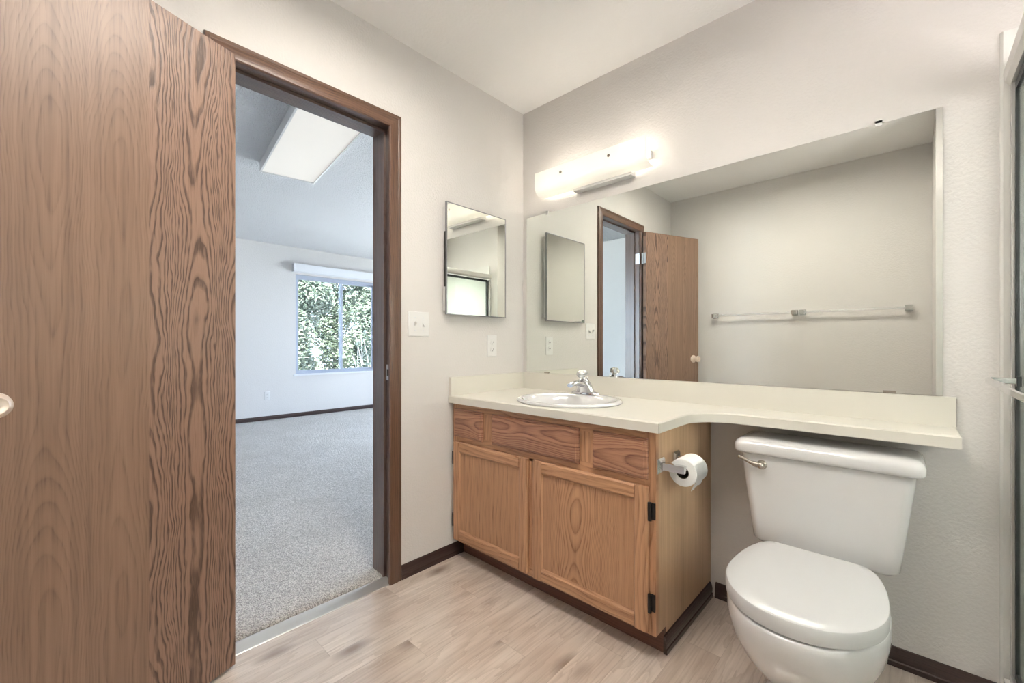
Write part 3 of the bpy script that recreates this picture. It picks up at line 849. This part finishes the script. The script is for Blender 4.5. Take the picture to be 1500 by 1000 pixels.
rr = [[(RX + ra * math.cos(t), y, RZ + ra * math.sin(t)) for t in (2 * PI * i / 32 for i in range(32))] for y, ra in ((-0.4885, 0.0203), (-0.4885, 0.0185), (-0.391, 0.0185), (-0.391, 0.0203))]
loft(bm, rr, False, False)
mk('core', bm, M['core'], roll, smooth=40, label='dark cardboard core')
# loose torn tail hanging at the front
bm = bmesh.new()
top_, bot_ = [], []
NS = 15
rnd = random.Random(3)
rows = []
for k in range(7):
    a = math.radians(38 - 14 * k)
    rows.append([(RX + (RR + 0.0008 + 0.0006 * k) * math.cos(a), -0.486 + 0.092 * i / NS, RZ + (RR + 0.001) * math.sin(a)) for i in range(NS + 1)])
jag = [0.004 + 0.014 * abs(math.sin(i * 1.9)) * rnd.random() + 0.010 * (1 - i / NS) for i in range(NS + 1)]
rows.append([(RX + (RR + 0.004) * math.cos(math.radians(-58)), -0.486 + 0.092 * i / NS, RZ + RR * math.sin(math.radians(-58)) - jag[i]) for i in range(NS + 1)])
g = [[bm.verts.new(p) for p in r_] for r_ in rows]
for a, c in zip(g[:-1], g[1:]):
    for i in range(NS):
        bm.faces.new((a[i], a[i + 1], c[i + 1], c[i]))
bmesh.ops.solidify(bm, geom=bm.faces[:], thickness=0.0006)
mk('loose_sheet', bm, M['paper'], roll, smooth=50)

# ------------------------------------------------------------------ toilet
TX = 1.474
toi = thing('toilet', 'white two-piece toilet with closed lid beside the vanity', 'toilet', (TX, -0.4, 0))
def srect(cx, cy, hx, hy, z, r, n=6):
    pts = []
    for sx, sy, a0 in ((1, 1, 0), (-1, 1, PI / 2), (-1, -1, PI), (1, -1, 3 * PI / 2)):
        for i in range(n + 1):
            a = a0 + (PI / 2) * i / n
            pts.append((cx + sx * (hx - r) + r * math.cos(a), cy + sy * (hy - r) + r * math.sin(a), z))
    return pts
bm = bmesh.new()
ty = -0.122
TB, TT = 0.369, 0.682
rings = [srect(TX, ty, 0.150, 0.060, TB, 0.03), srect(TX, ty, 0.182, 0.086, TB + 0.003, 0.03), srect(TX, ty, 0.196, 0.092, TB + 0.014, 0.03)]
for i in range(1, 7):
    t = i / 6
    rings.append(srect(TX, ty - 0.003 * t, 0.196 + 0.037 * t, 0.092 + 0.006 * t, TB + 0.014 + (TT - TB - 0.014) * t, 0.03))
loft(bm, rings)
mk('tank', bm, M['porcelain'], toi, smooth=50)
bm = bmesh.new()
ly = -0.125
loft(bm, [srect(TX, ly, 0.243, 0.104, 0.680, 0.03), srect(TX, ly, 0.249, 0.110, 0.683, 0.03), srect(TX, ly, 0.251, 0.112, 0.690, 0.03), srect(TX, ly, 0.251, 0.112, 0.708, 0.03), srect(TX, ly, 0.246, 0.107, 0.720, 0.03), srect(TX, ly, 0.236, 0.097, 0.728, 0.03), srect(TX, ly, 0.20, 0.065, 0.731, 0.03)])
mk('tank_lid', bm, M['porcelain'], toi, smooth=60)
# flush lever
bm = bmesh.new()
hy = -0.2262
tube(bm, [(1.312, hy - 0.012, 0.646), (1.298, hy - 0.016, 0.648), (1.280, hy - 0.019, 0.654), (1.262, hy - 0.021, 0.662), (1.248, hy - 0.022, 0.668)], [0.010, 0.010, 0.0062, 0.0055, 0.0065], 12)
sph(bm, (1.313, hy - 0.012, 0.646), 0.0125, 14, 8)
sph(bm, (1.248, hy - 0.022, 0.668), 0.0065, 10, 6)
fl = mk('flush_lever', bm, M['nickel'], toi, smooth=60, label='nickel flush lever')
bm = bmesh.new(); lathe(bm, [(0.016, 0.0), (0.016, 0.005), (0.010, 0.012)], (1.313, hy + 0.004, 0.646), (0, -1, 0), 16)
mk('lever_collar', bm, M['nickel'], fl, smooth=40)

def egg(yb, yf, hw, z, n=56, back=0.0, cx=TX, sq=1.0):
    """bowl outline: blunt towards the wall (yb), round at the front (yf)"""
    L = yb - yf
    yc = yf + L * 0.47
    pts = []
    for i in range(n):
        t = 2 * PI * i / n
        c_, s_ = math.cos(t), math.sin(t)
        if s_ < 0:
            y = yc + (yc - yf) * s_
            x = hw * math.copysign(abs(c_) ** 0.94, c_)
        else:
            y = yc + (yb - yc) * abs(s_) ** 1.0
            x = hw * math.copysign(abs(c_) ** 0.72, c_)
        pts.append((cx + x, y, z))
    return pts
def lidring(hw, yf, yb, z, hb, n=72):
    """seat and lid outline: straight back edge of half-width hb, round front"""
    pts = []
    yc = -0.520
    m = n // 2
    for i in range(m + 1):            # front half from +x round to -x
        t = -PI * i / m
        pts.append((TX + hw * math.copysign(abs(math.cos(t)) ** 0.95, math.cos(t)), yc + (yc - yf) * math.sin(t), z))
    k = 12                             # left flank to the back edge
    for i in range(1, k + 1):
        t = (PI / 2) * i / k
        x = hw + (hb - hw) * (1 - math.cos(t))
        pts.append((TX - x, yc + (yb - yc) * math.sin(t), z))
    for i in range(0, k):
        t = (PI / 2) * (1 - i / k)
        x = hw + (hb - hw) * (1 - math.cos(t))
        pts.append((TX + x, yc + (yb - yc) * math.sin(t), z))
    return pts
bm = bmesh.new()
loft(bm, [egg(-0.24, -0.655, 0.115, 0.0), egg(-0.24, -0.650, 0.112, 0.02), egg(-0.23, -0.605, 0.100, 0.08), egg(-0.22, -0.600, 0.106, 0.13), egg(-0.215, -0.632, 0.130, 0.175), egg(-0.205, -0.684, 0.158, 0.225), egg(-0.20, -0.716, 0.176, 0.275), egg(-0.20, -0.732, 0.1845, 0.325), egg(-0.20, -0.732, 0.1845, 0.352), egg(-0.20, -0.730, 0.1830, 0.362), egg(-0.20, -0.7275, 0.1812, 0.3670), egg(-0.205, -0.718, 0.174, 0.3685)])
mk('bowl', bm, M['porcelain'], toi, smooth=60)
bm = bmesh.new()
loft(bm, [srect(TX, -0.165, 0.10, 0.14, 0.0, 0.03), srect(TX, -0.165, 0.085, 0.14, 0.15, 0.03), srect(TX, -0.165, 0.10, 0.145, 0.28, 0.03), srect(TX, -0.170, 0.125, 0.145, 0.345, 0.03), srect(TX, -0.170, 0.125, 0.145, 0.371, 0.03)])
mk('tank_deck', bm, M['porcelain'], toi, smooth=60)
bm = bmesh.new()
loft(bm, [lidring(0.148, -0.688, -0.290, 0.3687, 0.112), lidring(0.150, -0.690, -0.288, 0.3695, 0.112), lidring(0.150, -0.690, -0.288, 0.3732, 0.112)])
mk('seat', bm, M['seat'], toi, smooth=50)
bm = bmesh.new()
loft(bm, [lidring(0.1785, -0.7235, -0.281, 0.3735, 0.110), lidring(0.1808, -0.7262, -0.279, 0.3739, 0.111), lidring(0.1815, -0.727, -0.277, 0.385, 0.112), lidring(0.1815, -0.727, -0.277, 0.4065, 0.112), lidring(0.1795, -0.7245, -0.279, 0.4105, 0.111), lidring(0.1745, -0.719, -0.281, 0.4125, 0.109), lidring(0.14, -0.68, -0.30, 0.4135, 0.10), lidring(0.05, -0.56, -0.42, 0.4140, 0.04)])
mk('seat_lid', bm, M['seat'], toi, smooth=35)

# ------------------------------------------------------------------ towel bars on the wall behind the camera (seen in the mirror)
def towel_bar(label, x0, x1, z):
    t = thing('towel_bar', label, 'towel bar', ((x0 + x1) / 2, YC, z), group='clear towel bars opposite the mirror')
    for x in (x0, x1):
        bm = B((x - 0.022, YC + 0.0005, z - 0.022, x + 0.022, YC + 0.008, z + 0.022), (x - 0.017, YC + 0.008, z - 0.016, x + 0.017, YC + 0.070, z + 0.016))
        mk('bracket', bm, M['chrome'], t, bevel=0.003)
    bm = bmesh.new(); cyl(bm, (x0 + 0.012, YC + 0.052, z), (x1 - 0.012, YC + 0.052, z), 0.0085, 16)
    mk('rod', bm, M['acrylic'], t, smooth=40)
towel_bar('shorter towel bar, nearer the brown door in the mirror', 0.415, 1.015, 1.322)
towel_bar('longer towel bar, at the right in the mirror', 1.068, 1.685, 1.322)

# ------------------------------------------------------------------ shower enclosure
sh = thing('shower_enclosure', 'sliding glass shower doors in a metal frame at the right edge', 'shower', (XS, -0.78, 0.0))
bm = bmesh.new()
prism(bm, [(1.893, 1.872), (1.890, 1.860), (1.893, 1.832), (1.903, 1.818), (1.955, 1.818), (1.955, 1.872)], YD + 0.002, -0.009, 'Y')
for v in bm.verts: v.co = Vector((v.co.x, v.co.y, v.co.z))
mk('header', bm, M['alu'], sh, smooth=25)
for y0, y1 in ((-0.030, -0.0115), (YD + 0.0015, YD + 0.024)):
    mk('side_jamb', B(1.904, y0, 0.115, 1.952, y1, 1.818), M['alu'], sh, bevel=0.002)
mk('curb', B(1.890, YD + 0.001, 0.0005, 2.00, -0.0125, 0.090), M['surround'], sh, bevel=0.012)
mk('bottom_track', B((1.902, YD + 0.002, 0.090, 1.955, -0.013, 0.098), (1.902, YD + 0.002, 0.098, 1.906, -0.013, 0.115)), M['alu'], sh)
def glass_door(x, y0, y1):
    d = mk('door', B(x - 0.003, y0 + 0.004, 0.118, x + 0.003, y1 - 0.004, 1.806), M['obscure'], sh)
    mk('door_frame', B((x - 0.008, y0, 0.112, x + 0.008, y0 + 0.016, 1.812), (x - 0.008, y1 - 0.016, 0.112, x + 0.008, y1, 1.812), (x - 0.008, y0 + 0.016, 1.790, x + 0.008, y1 - 0.016, 1.812), (x - 0.008, y0 + 0.016, 0.112, x + 0.008, y1 - 0.016, 0.132)), M['gasket'], d)
    return d
d1 = glass_door(1.918, -0.80, -0.034)
d2 = glass_door(1.941, YD + 0.028, -0.74)
# towel rail on the outer door
bm = bmesh.new()
yb0, yb1, xb, zb = -0.106, -0.740, 1.850, 0.964
def rrect(c, ax, hx, hz, n=4):
    return c
path = [(1.910, yb0), (1.872, yb0), (1.858, yb0 - 0.004), (1.851, yb0 - 0.013), (xb, yb0 - 0.03), (xb, yb1 + 0.03), (1.851, yb1 + 0.013), (1.858, yb1 + 0.004), (1.872, yb1), (1.910, yb1)]
rg = []
for i, p in enumerate(path):
    a = Vector(path[max(i - 1, 0)]); c = Vector(path[min(i + 1, len(path) - 1)])
    d = (c - a).normalized(); nrm = Vector((-d.y, d.x))
    rg.append([(p[0] + nrm.x * 0.006 * sx, p[1] + nrm.y * 0.006 * sx, zb + 0.0085 * sz) for sx, sz in ((1, 0.7), (0.6, 1), (-0.6, 1), (-1, 0.7), (-1, -0.7), (-0.6, -1), (0.6, -1), (1, -0.7))])
loft(bm, rg)
tb = mk('towel_rail', bm, M['chrome'], d1, smooth=35)
for y_ in (yb0, yb1):
    mk('rail_mount', B(1.9035, y_ - 0.012, zb - 0.014, 1.912, y_ + 0.012, zb + 0.014), M['gasket'], tb)

# ------------------------------------------------------------------ bedroom shell
BX, BY0, BY1, BZ, BC = -4.78, -3.2, 3.4, 0.030, 2.47
bm = bmesh.new()
box(bm, BX - 0.05, BY0 - 0.05, -0.08, -0.12, BY1 + 0.05, BZ - 0.004)
prism(bm, [(-0.12, -0.08), (-0.050, -0.08), (-0.050, 0.012), (-0.056, 0.022), (-0.070, BZ - 0.004), (-0.12, BZ - 0.004)], DY0, DY1, 'Y')
struct('floor_bedroom', bm, M['carpet'], 'grey beige carpet seen through the doorway', 'floor', recenter=False, smooth=50)
struct('ceiling_bedroom', B(BX - 0.15, BY0 - 0.15, BC, -0.10, BY1 + 0.15, BC + 0.15), M['popcorn'], 'bluish white popcorn ceiling seen through the doorway', 'ceiling', recenter=False)
WY0, WY1, WZ0, WZ1 = 0.445, 1.745, 0.640, 2.085
struct('wall_bedroom_window', B((BX - 0.15, BY0 - 0.15, -0.4, BX, WY0, 2.6), (BX - 0.15, WY1, -0.4, BX, BY1 + 0.15, 2.6), (BX - 0.15, WY0, -0.4, BX, WY1, WZ0), (BX - 0.15, WY0, WZ1, BX, WY1, 2.6)), M['bedwall'], 'pale bedroom wall around the window', 'wall', recenter=False)
struct('wall_bedroom_left', B(BX, BY0 - 0.15, -0.4, -0.10, BY0, 2.6), M['bedwall'], 'pale bluish bedroom wall seen through the doorway in the mirror', 'wall', recenter=False)
PX0, PX1, PZ1 = -4.6, -0.4, 2.25
struct('wall_bedroom_right', B((BX, BY1, -0.4, PX0, BY1 + 0.15, 2.6), (PX1, BY1, -0.4, -0.10, BY1 + 0.15, 2.6), (PX0, BY1, PZ1, PX1, BY1 + 0.15, 2.6), (PX0, BY1, -0.4, PX1, BY1 + 0.15, 0.0)), M['bedwall'], 'pale bedroom wall around the added patio door', 'wall', recenter=False)
struct('wall_bedroom_rear', B((-0.12, BY0 - 0.15, -0.4, 0.0, YC - 0.12, 2.6), (-0.12, 0.0, -0.4, -0.0, BY1 + 0.15, 2.6)), M['bedwall'], 'bedroom side of the wall beside the doorway', 'wall', recenter=False)
bm = bmesh.new(); prism(bm, [(BX, BZ), (BX + 0.013, BZ), (BX + 0.013, BZ + 0.034), (BX + 0.007, BZ + 0.052), (BX, BZ + 0.055)], BY0, BY1, 'Y')
struct('baseboard_bedroom', bm, M['base_y'], 'thin dark baseboard under the bedroom window', 'baseboard')

# bedroom window
wn_ = thing('window_1', 'two-pane sliding window with greenery outside, through the doorway', 'window', (BX, 1.1, 1.36), kind='structure')
xf0, xf1 = BX - 0.110, BX - 0.045
mk('frame', B((xf0, WY0, WZ0, xf1, WY0 + 0.025, WZ1), (xf0, WY1 - 0.025, WZ0, xf1, WY1, WZ1), (xf0, WY0 + 0.025, WZ0, xf1, WY1 - 0.025, WZ0 + 0.03), (xf0, WY0 + 0.025, WZ1 - 0.035, xf1, WY1 - 0.025, WZ1)), M['winframe'], wn_)
def sash(y0, y1, x, w):
    z0, z1 = WZ0 + 0.03, WZ1 - 0.035
    s_ = mk('sash', B((x - 0.012, y0, z0, x + 0.012, y0 + w, z1), (x - 0.012, y1 - w, z0, x + 0.012, y1, z1), (x - 0.012, y0 + w, z0, x + 0.012, y1 - w, z0 + 0.022), (x - 0.012, y0 + w, z1 - 0.03, x + 0.012, y1 - w, z1)), M['winframe'], wn_)
    mk('pane', B(x - 0.002, y0 + w, z0 + 0.022, x + 0.002, y1 - w, z1 - 0.03), M['glass'], s_)
sash(WY0 + 0.025, 1.165, BX - 0.062, 0.030)
sash(1.125, WY1 - 0.025, BX - 0.090, 0.045)
mk('sill', B(BX - 0.045, WY0 - 0.03, WZ0 - 0.022, BX + 0.020, WY1 + 0.03, WZ0 + 0.001), M['valance'], wn_, bevel=0.004)
va = thing('window_valance', 'white box valance above the bedroom window', 'valance', (BX, 1.1, 2.18))
mk('box', B((BX + 0.0, WY0 - 0.05, 2.112, BX + 0.012, WY1 + 0.05, 2.225), (BX + 0.078, WY0 - 0.05, 2.112, BX + 0.090, WY1 + 0.05, 2.225), (BX + 0.012, WY0 - 0.05, 2.213, BX + 0.078, WY1 + 0.05, 2.225), (BX + 0.012, WY0 - 0.05, 2.112, BX + 0.078, WY0 - 0.038, 2.213), (BX + 0.012, WY1 + 0.038, 2.112, BX + 0.078, WY1 + 0.05, 2.213)), M['valance'], va)
bm = bmesh.new(); cyl(bm, (BX + 0.045, WY0 - 0.036, 2.165), (BX + 0.045, WY1 + 0.036, 2.165), 0.022, 16)
mk('rolled_shade', bm, M['valance'], va, smooth=40)
outlet('small white outlet low on the bedroom wall left of the window', BX, 0.075, 0.362)

# patio door added on the unseen side to light the bedroom
pd = thing('window_added_patio', 'added glazed patio door, out of view, letting daylight into the bedroom', 'window', ((PX0 + PX1) / 2, BY1, 0), kind='structure')
mk('frame', B((PX0, BY1 + 0.04, 0.0, PX0 + 0.05, BY1 + 0.11, PZ1), (PX1 - 0.05, BY1 + 0.04, 0.0, PX1, BY1 + 0.11, PZ1), (PX0 + 0.05, BY1 + 0.04, PZ1 - 0.05, PX1 - 0.05, BY1 + 0.11, PZ1), (PX0 + 0.05, BY1 + 0.04, 0.0, PX1 - 0.05, BY1 + 0.11, 0.06), ((PX0 + PX1) / 2 - 0.04, BY1 + 0.04, 0.06, (PX0 + PX1) / 2 + 0.04, BY1 + 0.11, PZ1 - 0.05)), M['winframe'], pd)
for a, c in ((PX0 + 0.05, (PX0 + PX1) / 2 - 0.04), ((PX0 + PX1) / 2 + 0.04, PX1 - 0.05)):
    mk('pane', B(a, BY1 + 0.072, 0.06, c, BY1 + 0.076, PZ1 - 0.05), M['glass'], pd)

sw3 = thing('window_added_shower', 'added frosted window, unseen, in the outer wall of the shower', 'window', (2.84, (SWY0 + SWY1) / 2, SWZ0), kind='structure')  # unseen window added to bring daylight in from the right
mk('frame', B((2.82, SWY0, SWZ0, 2.87, SWY0 + 0.035, SWZ1), (2.82, SWY1 - 0.035, SWZ0, 2.87, SWY1, SWZ1), (2.82, SWY0 + 0.035, SWZ0, 2.87, SWY1 - 0.035, SWZ0 + 0.035), (2.82, SWY0 + 0.035, SWZ1 - 0.035, 2.87, SWY1 - 0.035, SWZ1)), M['white'], sw3)
mk('pane', B(2.843, SWY0 + 0.035, SWZ0 + 0.035, 2.847, SWY1 - 0.035, SWZ1 - 0.035), M['frost'], sw3)

# fluorescent box on the bedroom ceiling
fb = thing('ceiling_light_panel', 'long white fluorescent box on the bedroom ceiling', 'ceiling light', (-1.35, -0.72, BC), math.radians(-7.5))
L0, L1, HWD = -0.60, 0.68, 0.198
mk('diffuser', B(L0 + 0.012, -HWD + 0.012, -0.066, L1 - 0.012, HWD - 0.012, -0.004), M['panel'], fb, local=True)
mk('frame', B((L0, -HWD, -0.072, L0 + 0.012, HWD, -0.0005), (L1 - 0.012, -HWD, -0.072, L1, HWD, -0.0005), (L0 + 0.012, -HWD, -0.072, L1 - 0.012, -HWD + 0.012, -0.0005), (L0 + 0.012, HWD - 0.012, -0.072, L1 - 0.012, HWD, -0.0005)), M['white'], fb, local=True)

# ------------------------------------------------------------------ outside
struct('ground', B(-30, -25, -0.55, 30, 25, -0.42), M['bounce_ground'], 'ground outside the bedroom window, made pale to bounce daylight in', 'ground', recenter=False)
def shrub(x, y, h, r, n, mat, seed, label, bare=False):
    rd = random.Random(seed)
    t = thing('shrub', label, 'shrub', (x, y, -0.42), group='shrubs outside the window')
    vs, fs = [], []
    blobs = []
    for k in range(34):
        a = rd.uniform(0, 2 * PI); rr = r * rd.uniform(0.1, 0.75)
        zz = h * (0.14 + 0.80 * (k + rd.random()) / 34)
        blobs.append((Vector((rr * math.cos(a), rr * math.sin(a), zz)), r * rd.uniform(0.28, 0.52)))
    for _ in range(n):
        c, br = rd.choice(blobs)
        d = Vector((rd.gauss(0, 1), rd.gauss(0, 1), rd.gauss(0, 1))).normalized()
        p = c + d * br * rd.uniform(0.62, 1.08)
        if p.z < 0.05: continue
        q = Matrix.Rotation(rd.uniform(0, 2 * PI), 3, 'Z') @ Matrix.Rotation(rd.uniform(-0.9, 0.9), 3, 'X') @ Matrix.Rotation(rd.uniform(-0.9, 0.9), 3, 'Y')
        l = rd.uniform(0.035, 0.065); w_ = l * rd.uniform(0.32, 0.5)
        base = len(vs)
        for lx, ly, lz in ((-l, 0, 0), (0, -w_, 0.012), (l, 0, -0.006), (0, w_, 0.012)):
            vs.append(p + q @ Vector((lx, ly, lz)))
        fs.append((base, base + 1, base + 2)); fs.append((base, base + 2, base + 3))
    me = bpy.data.meshes.new('foliage')
    me.from_pydata(vs, [], fs)
    me.materials.append(mat)
    o = bpy.data.objects.new('foliage', me); C.objects.link(o); o.parent = t
    bm = bmesh.new()
    for k in range(16 if bare else 7):
        a = rd.uniform(0, 2 * PI)
        tip = rd.choice(blobs)[0] if not bare else Vector((r * 0.8 * math.cos(a), r * 0.8 * math.sin(a), h * rd.uniform(0.4, 0.9)))
        pts = [Vector((0.05 * math.cos(a), 0.05 * math.sin(a), 0.0)), tip * 0.35 + Vector((0, 0, h * 0.08)), tip * 0.7 + Vector((rd.uniform(-.08, .08), rd.uniform(-.08, .08), 0)), tip]
        tube(bm, [Vector((x, y, -0.42)) + p for p in pts], [0.025, 0.018, 0.011, 0.004], 6)
    mk('stems', bm, M['bark'], t)
    return t
shrub(-7.4, -0.36, 3.3, 0.66, 22000, M['leaf1'], 1, 'dense leafy shrub out past the left edge of the window')
shrub(-7.4, 1.39, 3.4, 0.66, 28000, M['leaf2'], 2, 'pale leafy shrub filling the left window pane')
shrub(-7.4, 3.14, 3.4, 0.66, 28000, M['leaf2'], 3, 'leafy shrub behind the right window pane')
shrub(-7.4, 4.89, 3.4, 0.66, 20000, M['leaf1'], 10, 'dense leafy shrub out past the right edge of the window')
shrub(-6.0, 2.20, 1.9, 0.36, 420, M['leaf2'], 4, 'thin shrub of pale bare stems low in the right pane', True)
shrub(-9.4, -2.00, 4.2, 0.90, 12000, M['leaf1'], 5, 'taller shrub in the row behind, out past the left edge of the window')
shrub(-9.4, 0.55, 4.2, 0.90, 16000, M['leaf1'], 6, 'taller shrub in the row behind, between the left and middle shrubs')
shrub(-9.4, 3.10, 4.2, 0.90, 18000, M['leaf1'], 8, 'taller shrub in the row behind, between the middle and right shrubs')
shrub(-9.4, 5.65, 4.2, 0.90, 12000, M['leaf1'], 9, 'taller shrub in the row behind, out past the right edge of the window')
